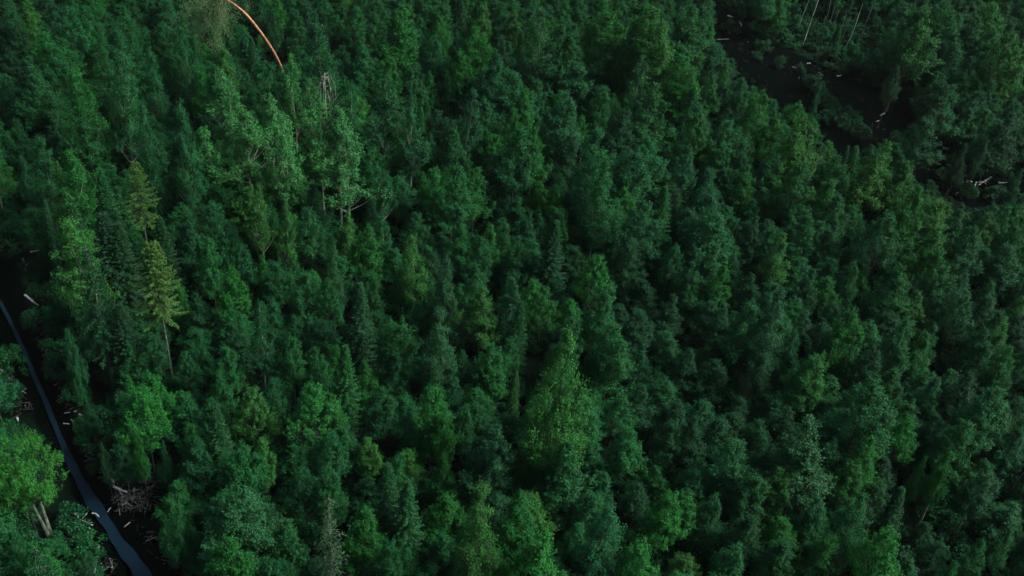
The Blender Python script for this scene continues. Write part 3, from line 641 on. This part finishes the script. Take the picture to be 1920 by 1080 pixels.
def centre_line():
    P, Wd = [], []
    for x, y, wpx in STREAM:
        p = at(x, y, 0); z = pix(p)[2]; P.append(p[:2]); Wd.append(wpx * z / F * .63)
    P = np.array(P); Wd = np.array(Wd)
    s = np.r_[0, np.cumsum(np.linalg.norm(np.diff(P, axis=0), axis=1))]; ss = np.arange(0, s[-1], .4)
    Q = np.c_[np.interp(ss, s, P[:, 0]), np.interp(ss, s, P[:, 1])]
    k = np.ones(5) / 5; Qs = Q.copy()
    for c in (0, 1): Qs[2:-2, c] = np.convolve(Q[:, c], k, 'valid')
    return Qs, np.interp(ss, s, Wd), ss
CL, CW, CS = centre_line()
def cl_dist(P):
    out = np.empty(len(P)); wd = np.empty(len(P))
    for a in range(0, len(P), 4000):
        d = np.linalg.norm(P[a:a + 4000, None, :] - CL[None, ::3], axis=2); j = d.argmin(1); out[a:a + 4000] = d[np.arange(len(j)), j]; wd[a:a + 4000] = CW[::3][j]
    return out, wd
# ---------------------------------------------------------------- undergrowth shrubs
def shrub(seed, R_=1.1, n=26, per=70, leaf=.15):
    g = np.random.default_rng(seed); mb = MB(); st = MB()
    for i in range(n):
        th = g.uniform(0, 6.28); r = R_ * math.sqrt(g.uniform()); c = np.array((r * math.cos(th), r * math.sin(th), g.uniform(.35, 1.5) * (1.15 - .5 * r / R_)))
        m = int(per * g.uniform(.6, 1.3)); q = unit(g.normal(size=(m, 3))) * g.uniform(.1, 1, (m, 1)) ** .5 * .34
        leaves(mb, c + q, g.normal(size=(m, 3)) * .6 + (0, 0, .8), leaf, leaf * .7, g)
        if i % 3 == 0: st.tube([(0.1 * c[0], .1 * c[1], 0), c * .6, c], [.02, .015, .006], 4)
    return st.mesh('shrub_stem', M_BARK), mb.mesh('shrub_leaves', M_LEAF)
SH = [shrub(61), shrub(62, 1.3, 30), shrub(63, .8, 18, 80, .13)]
bush_px = [(12, 665, 'v'), (8, 690, 'g'), (95, 660, 'b'), (118, 690, 'd'), (142, 742, 'g'), (160, 800, 'g'), (178, 830, 'b'), (198, 868, 'd'), (315, 965, 'g'), (330, 1005, 'g'), (352, 1030, 'b'),
           (140, 975, 'b'), (128, 1000, 'b'), (158, 1030, 'g'), (30, 742, 'd'), (72, 600, 'b'), (375, 1048, 'g'), (1420, 105, 'd'), (1560, 205, 'd'), (1575, 230, 'd'), (1465, 118, 'd'), (1735, 300, 'd'), (1525, 158, 'd'), (1538, 172, 'd'), (1550, 192, 'g'), (1548, 222, 'd'), (1590, 205, 'd'), (1598, 222, 'g'), (1372, 52, 'd'), (1500, 128, 'd'), (1612, 252, 'd'), (1432, 88, 'd'), (1790, 345, 'd'), (1815, 362, 'g'), (1870, 365, 'd'), (1768, 325, 'd'), (1680, 262, 'd')]
DIRB = {'v': 'vivid', 'g': 'green', 'b': 'bluish', 'd': 'dark'}
bl = {}
for i, (x, y, tn) in enumerate(bush_px):
    p = at(x, y, .5); t_, l_ = SH[i % 3]
    root = empty('bush', (p[0], p[1], float(ground_h(p[0], p[1])) - .1)); s = rnd.uniform(.9, 1.5); root.scale = (s, s, s * rnd.uniform(.8, 1.2)); root.rotation_euler = (0, 0, rnd.uniform(0, 6))
    where = 'east bank of the blue stream' if x < 400 and (x > 180 or y < 860 and x > 40) else 'west bank of the blue stream'
    if x > 1000: where = 'edge of the black marsh'
    k = (tn, where); bl[k] = bl.get(k, 0) + 1
    tag(root, f"{(ORD + [f'number {q} ' for q in range(11, 30)])[bl[k] - 1]}{DIRB[tn]} low leafy bush counted along the {where}", 'bush', 'bushes beside the stream and marsh')
    mobj('stem', t_, root); c = mobj('leaves', l_, root); c['tint'] = jit(TINT[tn])
    SH[i % 3] = SH[i % 3]
srcS = [tuple(next(o for o in col.objects if o.type == 'MESH' and o.data == m) for m in S) for S in SH]
pts = []
xs = rng.uniform(-XMAX, XMAX, 14000); ys = rng.uniform(YMIN, YMAX, 14000); dB = sdist(np.c_[xs, ys], BANK); dM = sdist(np.c_[xs, ys], MARSH)
for x, y, b_, m_ in zip(xs, ys, dB, dM):
    a = pix((x, y, 0))
    if not (-250 < a[0] < 2170 and -160 < a[1] < 1300) or cl_dist(np.array([[x, y]]))[0][0] < 2.2: continue
    if b_ < .5 or m_ < .3:
        if rnd.random() > (.5 if m_ < .3 else .22): continue
        s = rnd.uniform(.12, .34); pts.append((x, y, float(ground_h(x, y)) * .3 - .35, rnd.uniform(0, 6.28), s, s * 1.1, rnd.choice(((.005, .014, .007), (.008, .010, .008), (.004, .020, .009))), rnd.randrange(3))); continue
    s = rnd.uniform(.5, 1.6)
    if min(b_, m_) < 2: s *= .6
    pts.append((x, y, float(ground_h(x, y)) - .15, rnd.uniform(0, 6.28), s, s * rnd.uniform(.7, 1.3), jit(TINT[rnd.choice('gbdd')], .3), rnd.randrange(3)))
scatter('undergrowth', pts, srcS, 'dense dark undergrowth of low shrubs beneath the trees', 'undergrowth')

# ---------------------------------------------------------------- ground and stream
def build_ground():
    def axis(lo, hi, step, far): 
        a = np.arange(lo, hi + step, step); return np.r_[-far, -far / 2, a, far / 2, far] if lo < 0 else np.r_[-far, -200, -40, a, far / 2, far]
    X = axis(-100, 120, .5, 1500); Y = axis(26, 200, .5, 1500)
    gx, gy = np.meshgrid(X, Y); P = np.c_[gx.ravel(), gy.ravel()]
    dB = sdist(P, BANK); dM = sdist(P, MARSH); dc, wc = cl_dist(P)
    z = ground_h(P[:, 0], P[:, 1]) * np.clip(np.minimum(dB, dM) / 2 + .6, .3, 1)
    nearby = (np.abs(P[:, 0]) < 130) & (P[:, 1] < 210)
    z = np.where(nearby, z, 0)
    z -= .35 * np.clip(-dB / 2.0, 0, 1) + .35 * np.clip(-dM / 2.0, 0, 1)
    z -= .7 * np.clip(1 - (dc - wc * .5) / 1.0, 0, 1) * (dc < wc * .5 + 1.0)
    z += rng.normal(0, .03, len(z))
    mud = np.clip(.5 - np.minimum(dB, dM) / 1.6, 0, 1)
    nx, ny = len(X), len(Y); idx = np.arange(nx * ny).reshape(ny, nx)
    f = np.stack([idx[:-1, :-1], idx[:-1, 1:], idx[1:, 1:], idx[1:, :-1]], -1).reshape(-1, 4)
    me = bpy.data.meshes.new('ground'); me.vertices.add(len(P)); me.vertices.foreach_set('co', np.c_[P, z].astype(np.float32).ravel())
    me.loops.add(f.size); me.loops.foreach_set('vertex_index', f.astype(np.int32).ravel())
    me.polygons.add(len(f)); me.polygons.foreach_set('loop_start', np.arange(len(f), dtype=np.int32) * 4); me.update(calc_edges=True)
    a = me.attributes.new('mud', 'FLOAT', 'POINT'); a.data.foreach_set('value', mud.astype(np.float32))
    me.polygons.foreach_set('use_smooth', np.ones(len(f), bool)); me.materials.append(M_GROUND)
    tag(mobj('ground', me), 'dark forest floor with black peaty banks', None, None, 'structure')
build_ground()
def build_stream():
    T = np.gradient(CL, axis=0); T /= np.linalg.norm(T, axis=1)[:, None]; Nn = np.c_[-T[:, 1], T[:, 0]]
    wl = CW / 2 * (1 + .14 * np.sin(CS * .9) + .10 * np.sin(CS * 2.3 + 1)); wr = CW / 2 * (1 + .14 * np.sin(CS * 1.1 + 2) + .10 * np.sin(CS * 2.9))
    A = CL + Nn * wl[:, None]; B = CL - Nn * wr[:, None]; z = np.full(len(CL), -.42)
    mb = MB(); V = np.stack([np.c_[A[:-1], z[1:]], np.c_[B[:-1], z[1:]], np.c_[B[1:], z[1:]], np.c_[A[1:], z[1:]]], 1)
    mb.quads(V, np.full(len(V), .5)); me = mb.mesh('stream', M_WATER)
    tag(mobj('stream', me), 'narrow blue stream winding through black mud', None, None, 'structure')
build_stream()

# ---------------------------------------------------------------- fallen logs and driftwood
def log_px(name, pl, r, m, label, cat='log', group='fallen logs', z=.15, branches=0, k=6):
    P = [at(x, y, z if len(q) < 1 else q[0]) for x, y, *q in pl]
    c = P[0].copy(); P = np.array(P) - c
    g = np.random.default_rng(len(label) + int(abs(c[0] * 10)))
    if len(P) == 2: P = np.array([P[0], (P[0] + P[1]) / 2 + g.normal(0, .05, 3), P[1]])
    mb = MB(); mb.tube(P, np.linspace(r, r * .55, len(P)), k)
    L = np.linalg.norm(P[-1] - P[0])
    for i in range(branches):
        u = g.uniform(.25, .95); s = P[0] + (P[-1] - P[0]) * u; d = unit(g.normal(size=3) + (P[-1] - P[0]) / L * .8 + (0, 0, .5)); ln = L * g.uniform(.08, .22)
        mb.tube([s, s + d * ln * .6, s + d * ln + g.normal(0, .05, 3)], [r * .4, r * .3, r * .12], 4)
    o = mobj(name, mb.mesh(name, m, True)); o.location = c
    return tag(o, label, cat, group)
D = M_DEAD; DD = M_DEADDARK
logs = [
 ([(47, 553), (60, 565), (73, 573)], .14, D, 'white fallen log pointing down right on the east stream bank', 3),
 ([(57, 472), (80, 468)], .13, D, 'short white fallen branch lying level above the stream bank', 3),
 ([(43, 485), (48, 512)], .12, D, 'white upright fork of driftwood left of a level white branch', 4),
 ([(46, 501), (62, 489)], .09, D, 'thin grey branch crossing the foot of the white driftwood fork', 2),
 ([(28, 458), (48, 452)], .07, D, 'thin pale stick above the white fallen branches', 0),
 ([(6, 335), (23, 329)], .12, D, 'pale log lying at the far left edge above the stream', 1),
 ([(0, 358), (8, 368)], .12, D, 'short white log on the left edge below the pale log', 1),
 ([(12, 342), (15, 352)], .07, D, 'small upright white stub at the left edge', 0),
 ([(140, 1000), (146, 1012), (150, 1020)], .13, D, 'white broken log tip among bushes west of the lower stream', 1),
 ([(183, 1022), (180, 1045), (176, 1075)], .16, D, 'upright white birch log standing at the lower west bank', 3),
 ([(168, 1053), (158, 1068), (148, 1082)], .15, D, 'slanting white log leaning into the bushes at the bottom', 2),
 ([(151, 1050), (150, 1072)], .08, D, 'thin white stick beside the slanting log at the bottom', 1),
 ([(136, 1074), (149, 1077)], .06, D, 'small level white twig left of the slanting bottom log', 0),
 ([(150, 974), (174, 985)], .07, D, 'thin straight pale pole on mud left of the lower stream', 0),
 ([(173, 962), (186, 969)], .07, D, 'short pale stick touching the left edge of the stream', 0),
 ([(138, 962), (147, 969)], .09, D, 'short pale log at the edge of the west bank bushes', 0),
 ([(147, 990), (155, 987)], .06, D, 'tiny tilted pale stick below the thin straight pole', 0),
 ([(162, 997), (171, 1001)], .07, D, 'small pale stick on the mud right of the broken log tip', 0),
 ([(152, 990), (158, 993)], .06, D, 'tiny level pale stick in the cluster on west mud', 0),
 ([(202, 960), (208, 952)], .05, D, 'thin pale stick rising from the right edge of the stream', 0),
 ([(233, 988), (244, 979)], .06, D, 'thin pale stick on the black mud right of the stream', 0),
 ([(203, 893), (214, 905)], .11, D, 'pale log at the mud edge above the driftwood pile', 1),
 ([(213, 912), (228, 920), (238, 922)], .12, D, 'white curved log along the upper rim of the driftwood pile', 3),
 ([(272, 869), (296, 873), (320, 878)], .07, DD, 'long thin grey pole above the driftwood pile', 2),
 ([(264, 885), (290, 887)], .05, DD, 'thin level pole just below the long grey pole', 1),
 ([(278, 918), (290, 908)], .09, DD, 'slanting grey log inside the driftwood pile', 2),
 ([(351, 1045), (359, 1065)], .13, D, 'short white log upright on the east bank at the bottom', 1),
 ([(292, 1011), (300, 1012)], .07, D, 'small bright level stick on the lower east mud', 0),
 ([(284, 974), (290, 962)], .06, D, 'curved pale twig below the driftwood pile', 1),
 ([(119, 794), (130, 795)], .06, D, 'small level pale stick on mud right of the stream bend', 0),
 ([(128, 746), (136, 744)], .08, D, 'small pale log end by the east bank bushes', 0),
 ([(109, 754), (115, 754)], .05, D, 'tiny pale stick on mud above the stream bend', 0),
 ([(0, 692), (12, 703), (18, 710)], .14, D, 'grey fallen trunk at the left edge beside the stream', 4),
 ([(2, 752), (26, 747)], .11, D, 'twisted white log under the left edge debris', 3),
 ([(20, 732), (38, 738)], .08, D, 'pale branch lying across the left edge debris', 3),
 ([(133, 786), (150, 805)], .05, DD, 'thin dull pole leaning on the east bank bushes', 0),
 ([(32, 783), (34, 790)], .12, D, 'short white stub behind the big lime tree', 0),
 ([(1338, 127), (1351, 118)], .14, D, 'pale broken log beside the upper marsh', 3),
 ([(1386, 41), (1390, 49)], .16, D, 'small white stub on the upper black marsh', 1),
 ([(1364, 29), (1374, 32)], .12, D, 'pale speck of broken log at the head of the marsh', 1),
 ([(1345, 74), (1367, 73)], .09, DD, 'dull level log across the marsh head', 1),
 ([(1513, 119), (1520, 118)], .10, D, 'short pale log on the marsh below the thin trunks', 0),
 ([(1503, 124), (1504, 136)], .08, DD, 'dull upright stub at the marsh edge', 0),
 ([(1569, 142), (1577, 141)], .16, D, 'small bright white block of wood at the marsh edge', 0),
 ([(1651, 216), (1659, 212)], .12, D, 'short white log lying on the black marsh pool', 0),
 ([(1643, 228), (1648, 226)], .10, D, 'tiny pale log below the short white log on the pool', 1),
 ([(1738, 302), (1757, 304)], .14, D, 'bluish white log at the head of the fallen marsh tree', 1),
 ([(1775, 309), (1805, 316), (1831, 323)], .12, DD, 'long grey fallen trunk lying across the marsh', 6),
 ([(1767, 277), (1779, 280)], .22, D, 'small round white boulder like log in marsh shrubs', 0),
 ([(1851, 322, 1.5), (1849, 305, 4.0)], .10, D, 'upright pale snag stem standing at the marsh root plate', 1),
 ([(1858, 332), (1845, 341), (1830, 342), (1827, 352)], .15, D, 'crooked pale limb reaching from the marsh root plate', 4),
 ([(1812, 341), (1824, 341)], .10, D, 'thin pale branch left of the crooked marsh limb', 1),
 ([(1872, 342), (1888, 342)], .12, D, 'short bluish white log right of the marsh root plate', 0),
 ([(1792, 365), (1796, 361)], .12, D, 'tiny white stick below the grey fallen marsh trunk', 0),
 ([(1695, 1078), (1718, 1069), (1750, 1066)], .24, DD, 'thick grey mossy log at the bottom right', 3),
 ([(1853, 10), (1856, 14)], .12, D, 'tiny pale stick near the top right corner', 0),
 ([(1350, 762, 3), (1347, 775, 1)], .08, DD, 'thin dead stem between the dark lower trees', 3),
]
for pl, r, m, lab, br in logs:
    kind = 'fallen_log'
    log_px(kind, pl, r, m, lab, 'log', 'fallen logs and sticks on the banks', branches=br)
# countless small bits of driftwood
def debris():
    mb = MB(); g = np.random.default_rng(5)
    zones = [((235, 930), 26, 12, 170), ((262, 940), 22, 18, 150), ((285, 905), 22, 22, 120), ((225, 950), 30, 12, 70), ((20, 735), 26, 16, 130), ((35, 765), 20, 14, 70), ((10, 700), 14, 14, 60), ((60, 500), 18, 20, 50), ((70, 620), 18, 30, 60),
             ((120, 760), 20, 40, 90), ((165, 850), 16, 24, 70), ((340, 1045), 26, 16, 120), ((290, 1000), 30, 20, 50), ((155, 985), 20, 22, 80), ((175, 1040), 14, 24, 80), ((90, 690), 20, 30, 60), ((200, 1060), 20, 20, 40), ((8, 350), 12, 16, 40),
             ((1480, 128), 40, 12, 50), ((1530, 140), 30, 10, 30), ((1600, 225), 40, 22, 22), ((1670, 235), 40, 22, 12), ((1840, 350), 60, 18, 50), ((1400, 100), 30, 30, 12), ((180, 900), 60, 70, 110), ((60, 640), 30, 60, 60), ((1620, 190), 60, 14, 8)]
    for (cx, cy_), sx, sy, n in zones:
        for _ in range(int(n * .75)):
            p = at(cx + g.normal(0, sx * .6), cy_ + g.normal(0, sy * .6), 0)
            p[2] = float(ground_h(p[0], p[1])) * .5 + g.uniform(-.05, .25) - .05
            if cl_dist(p[None, :2])[0][0] < 1.2: continue
            th = g.uniform(0, 6.28); ln = g.uniform(.15, .95) ** 1.4; r = g.uniform(.012, .04) * (2.2 if g.uniform() < .06 else 1)
            d = np.array((math.cos(th), math.sin(th), g.normal(0, .15))) * ln
            mb.tube([p - d / 2, p + d / 2], [r, r * .7], 4, g.uniform(0, 1) ** 1.6)
    tag(mobj('driftwood_debris', mb.mesh('driftwood_debris', M_DRIFT)), 'scattered broken sticks and wood chips on the black banks', 'debris', None, 'stuff')
debris()

# ---------------------------------------------------------------- bent orange pine
def bent_pine():
    base = at(531, 140, 0.0)
    # foot hidden among the crowns; the stem arches over to the left
    pl = [(536, 175, 0.0), (531, 134, 4.0), (515, 100, 8.0), (490, 62, 12.0), (462, 26, 14.5), (436, 6, 15.5), (410, -8, 15.2), (396, 2, 14.0), (390, 24, 11.5)]
    P = np.array([at(x, y, z) for x, y, z in pl]); c = P[0].copy(); c[2] = 0; P = P - c
    # smooth
    s = np.linspace(0, 1, len(P)); ss = np.linspace(0, 1, 40)
    Q = np.c_[[np.interp(ss, s, P[:, k]) for k in range(3)]].T
    for _ in range(4): Q[1:-1] = (Q[:-2] + Q[1:-1] * 2 + Q[2:]) / 4
    root = empty('bent_pine', tuple(c)); tag(root, 'bent pine with a bare orange trunk arching over at the top edge', 'pine')
    tk = MB(); tk.tube(Q, np.linspace(.24, .07, 40), 6)
    for (a, e) in (((440, 14), (421, 62)), ((424, 4), (420, 40))):
        j = 27 if a[0] == 440 else 29; s0 = Q[j]; e0 = s0 + np.array((-1.3 if a[0] == 440 else -.5, -.3, -3.6 if a[0] == 440 else -3.0))
        tk.tube([s0, (s0 + e0) / 2 + (.1, 0, 0), e0], [.045, .03, .012], 4)
    mobj('trunk', tk.mesh('pine_trunk', M_ORANGE, True), root)
    g = np.random.default_rng(3); cr, tw = MB(), MB()
    for i in range(150):
        u = int(g.integers(30, 40)); s0 = Q[u]
        e0 = s0 + np.array((g.normal(0, 1.35), g.normal(-.3, 1.1), -abs(g.normal(1.8, 1.6)) + .4))
        if i % 2: tw.tube([s0, (s0 + e0) / 2 + (0, 0, .1), e0], [.035, .02, .008], 4)
        m = 90; q = g.normal(0, 1, (m, 3)) * (.30, .30, .42)
        C = e0 + q; T = unit(g.normal(size=(m, 3)) * .6 + (0, 0, -1)); B = unit(np.cross(T, g.normal(size=(m, 3)))); ln = g.uniform(.12, .3, (m, 1)); wd = .045
        cr.quads(np.stack([C - T * ln / 2, C + B * wd / 2, C + T * ln / 2, C - B * wd / 2], 1), g.uniform(0, 1, m))
    for i in range(34):                                       # trailing dangling part
        e0 = Q[30] + np.array((g.normal(-.35, .3), g.normal(-.3, .3), -g.uniform(1.5, 6.5))); m = 70
        C = e0 + g.normal(0, 1, (m, 3)) * (.22, .22, .5); T = unit(g.normal(size=(m, 3)) * .5 + (0, 0, -1)); B = unit(np.cross(T, g.normal(size=(m, 3)))); ln = g.uniform(.12, .3, (m, 1)); wd = .045
        cr.quads(np.stack([C - T * ln / 2, C + B * wd / 2, C + T * ln / 2, C - B * wd / 2], 1), g.uniform(0, 1, m))
    c_ = mobj('crown', cr.mesh('pine_crown', M_NEEDLE), root); c_['tint'] = (.10, .19, .075)
    mobj('twigs', tw.mesh('pine_twigs', M_SPRUCEBARK), root)
bent_pine()

# ---------------------------------------------------------------- dead spruces, snags, thin leaning stems
def dead_spruce(x, y, H, W, label, tint, leafy=.25, m=None):
    p = at(x, y, H); root = empty('dead_spruce', (p[0], p[1], 0)); tag(root, label, 'dead spruce')
    g = np.random.default_rng(int(x)); tk, cr = MB(), MB()
    tk.tube([(0, 0, 0), (.1, 0, H * .5), (0, .05, H)], [.16, .10, .02], 6); z = H * .3
    QC = []
    while z < H - .2:
        f = (H - z) / (H * .7)
        for b in range(6):
            th = g.uniform(0, 6.28); L = W / 2 * f ** .7 * g.uniform(.5, 1.1) + .15; d = np.array((math.cos(th), math.sin(th), 0))
            P = [np.array((0, 0, z)), np.array((0, 0, z)) + d * L * .6 + (0, 0, -.08 * L), np.array((0, 0, z)) + d * L + (0, 0, .05 * L - .1)]
            tk.tube(P, [.028, .018, .007], 4)
            for q in range(int(L * 30 * leafy)): QC.append(P[0] + (P[2] - P[0]) * g.uniform(.25, 1) + g.normal(0, .12, 3) + (0, 0, -.1))
        z += .42
    mobj('trunk', tk.mesh('dead_trunk', m or M_DEADDARK, True), root)
    C = np.array(QC); n = len(C); T = unit(g.normal(size=(n, 3)) + (0, 0, -1)); B = unit(np.cross(T, g.normal(size=(n, 3))))
    ln = g.uniform(.15, .35, (n, 1)); cr.quads(np.stack([C - T * ln / 2, C + B * .04, C + T * ln / 2, C - B * .04], 1), g.uniform(0, 1, n))
    c_ = mobj('crown', cr.mesh('dead_crown', M_NEEDLE), root); c_['tint'] = tint
dead_spruce(615, 928, 15, 3.4, 'half bare dead spruce with grey whorled branches near the bottom edge', (.030, .085, .035), .5)
dead_spruce(963, 522, 10.5, 3.2, 'spruce with a grey dead top in the middle of the forest', (.010, .078, .032), 1.8)
dead_spruce(160, 462, 16, 4.4, 'thin spruce with bare side branches right of the bright western tree', (.010, .070, .025), 1.6, M_SPRUCEBARK)
dead_spruce(63, 1025, 13, 3.8, 'sparse spruce with a bare brown stem in the lower left corner', (.010, .075, .025), 1.4, M_SPRUCEBARK)

def stems(name, x0, y0, x1, y1, label, cat, mtl, r=.1, zt=9.0, group=None, fork=0):
    """a standing stem: foot at (x1,y1) on the ground, upper end where the ray through (x0,y0) passes over the foot's depth"""
    b = at(x1, y1, 0); 
    # plane through the foot facing the viewer
    n = np.array((FW[0], FW[1], 0)); n /= np.linalg.norm(n); d = FW * F + RT * (x0 - 960) + DN * (y0 - 540)
    t = ((b - CAM) @ n) / (d @ n); e = CAM + d * t
    P = np.array([b, (b + e) / 2, e]) - b; g = np.random.default_rng(int(x0 + y0)); P[1] += g.normal(0, .12, 3)
    mb = MB(); mb.tube(P, [r, r * .8, r * .45], 6)
    for i in range(fork):
        u = g.uniform(.55, .98); s = P[2] * u; dv = unit(g.normal(size=3) * (1, 1, .5)); L = np.linalg.norm(P[2]) * .16
        mb.tube([s, s + dv * L * .6, s + dv * L + (0, 0, -.2)], [r * .35, r * .25, r * .1], 4)
    o = mobj(name, mb.mesh(name, mtl, True)); o.location = b
    return tag(o, label, cat, group)
THIN = [(1517, 0, 1492, 68), (1535, -2, 1505, 86), (1558, 0, 1545, 50), (1565, 12, 1548, 62), (1573, 20, 1553, 70), (1587, 25, 1571, 76), (1596, 30, 1575, 82), (1618, 5, 1588, 90), (1612, 22, 1584, 92), (1637, 8, 1608, 84), (1660, 5, 1645, 46), (1716, 40, 1690, 100), (1548, 30, 1538, 64), (1606, 38, 1592, 84)]
for i, (a, b, c, d) in enumerate(THIN):
    st_ = 'lone slanting pale stem right of the thin trunk row' if i == 11 else f"{['first','second','third','fourth','fifth','sixth','seventh','eighth','ninth','tenth','eleventh','lone','twelfth','thirteenth'][i]} thin pale trunk counted in the slanting row above the marsh"
    o = stems('thin_tree', a, b, c, d, st_, 'tree', M_ASPEN if i in (1, 8, 0) else M_DEADDARK, .10 if i == 1 else .07, group='thin trunks above the marsh')
for a, b, c, d, lab, r, fk in ((1765, 900, 1721, 986, 'slanting pale bare stem between dark trees near the bottom right', .11, 0), (1752, 895, 1737, 920, 'short dull stem left of the slanting pale stem', .06, 0),
        (1798, 918, 1777, 952, 'dull thin leaning stem right of the slanting pale stem', .05, 0), (1824, 936, 1799, 990, 'forked bare grey stem in the lower right shade', .09, 4), (1818, 950, 1808, 985, 'second stem beside the forked bare grey stem', .06, 1),
        (1921, 885, 1889, 932, 'bright slanting bare stem at the lower right edge', .09, 0), (1926, 920, 1914, 942, 'short bare stem at the right edge below a bright stem', .07, 0),
        (1117, 541, 1104, 582, 'short pale leaning stem in the dark central canopy', .09, 2), (1122, 375, 1112, 420, 'thin pale stem in the dark upper central canopy', .07, 0), (971, 292, 966, 350, 'long thin pale stem in a gap of the upper middle canopy', .07, 0),
        (1262, 615, 1254, 642, 'thin dull stem in the dark gap east of centre', .06, 0), (1688, 590, 1652, 606, 'dull limb in the gap under the eastern crowns', .05, 0), (1038, 1000, 1031, 1030, 'broken pale stem below the bright lower middle crown', .08, 0), (1039, 998, 1016, 994, 'broken branch jutting level from the lower middle gap', .07, 0),
        (1322, 985, 1300, 1035, 'pale stem of the small tree beside the round lower dome', .07, 0),
        (815, 1012, 812, 1068, 'white thin stem between the paired spruces and the yellowish birch', .07, 0)):
    stems('bare_tree', a, b, c, d, lab, 'bare tree', M_DEADDARK if r < .08 else M_ASPEN, r, fork=fk)
# grey snag with hanging branches beside the aspens
def snag():
    p = at(608, 136, 14); root = empty('dead_snag', (p[0], p[1], 0)); tag(root, 'pale dead snag with hanging bare branches behind the aspen cluster', 'dead tree')
    g = np.random.default_rng(9); mb = MB(); mb.tube([(0, 0, 0), (.1, 0, 7), (0, 0, 14)], [.15, .12, .04], 6); br = MB()
    for i in range(14):
        th = g.uniform(0, 6.28); z = g.uniform(11, 13.8); L = g.uniform(.6, 1.2); d = np.array((math.cos(th) * L, math.sin(th) * L, 0)); s = np.array((0, 0, z))
        br.tube([s, s + d * .6 + (0, 0, .2), s + d + (0, 0, -.8), s + d * 1.1 + (0, 0, -g.uniform(2, 4.5))], [.04, .035, .03, .012], 4)
    mobj('trunk', mb.mesh('snag_trunk', M_BIRCH, True), root); mobj('branches', br.mesh('snag_branches', M_BIRCH, True), root)
snag()
# two grey trunks under the big lime tree
for (a, b, c, d, lab) in ((60, 944, 95, 1012, 'thick grey slanting trunk under the big lime tree'), (76, 940, 96, 1002, 'second grey trunk close right of the thick slanting trunk')):
    o = stems('trunk', a, b, c, d, None, None, M_SPRUCEBARK if a > 65 else M_DEADDARK, .17)
    lime = next(q for q in col.objects if q.get('label', '').startswith('large lime green'))
    o.parent = lime; o.matrix_parent_inverse = Matrix.LocRotScale(lime.location, lime.rotation_euler, lime.scale).inverted()
print('OBJECTS', len(col.objects))

# ---------------------------------------------------------------- thin haze volume, added to lift the black gaps
hb = bpy.data.meshes.new('haze')
X0, X1, Y0, Y1, Z0, Z1 = -1600, 1600, -1600, 1600, -2.5, CAMH + 3
hb.from_pydata([(x, y, z) for x in (X0, X1) for y in (Y0, Y1) for z in (Z0, Z1)], [], [(0, 1, 3, 2), (4, 6, 7, 5), (0, 4, 5, 1), (2, 3, 7, 6), (0, 2, 6, 4), (1, 5, 7, 3)])
hm = bpy.data.materials.new('haze'); hm.use_nodes = True; hn = hm.node_tree; hn.nodes.remove(hn.nodes['Principled BSDF'])
pv = hn.nodes.new('ShaderNodeVolumePrincipled'); pv.inputs['Color'].default_value = (.72, .85, .80, 1); pv.inputs['Density'].default_value = HAZE
hn.links.new(pv.outputs[0], hn.nodes['Material Output'].inputs['Volume']); hb.materials.append(hm)
tag(mobj('haze', hb), 'faint added haze lifting the black gaps of the forest', None, None, 'stuff')
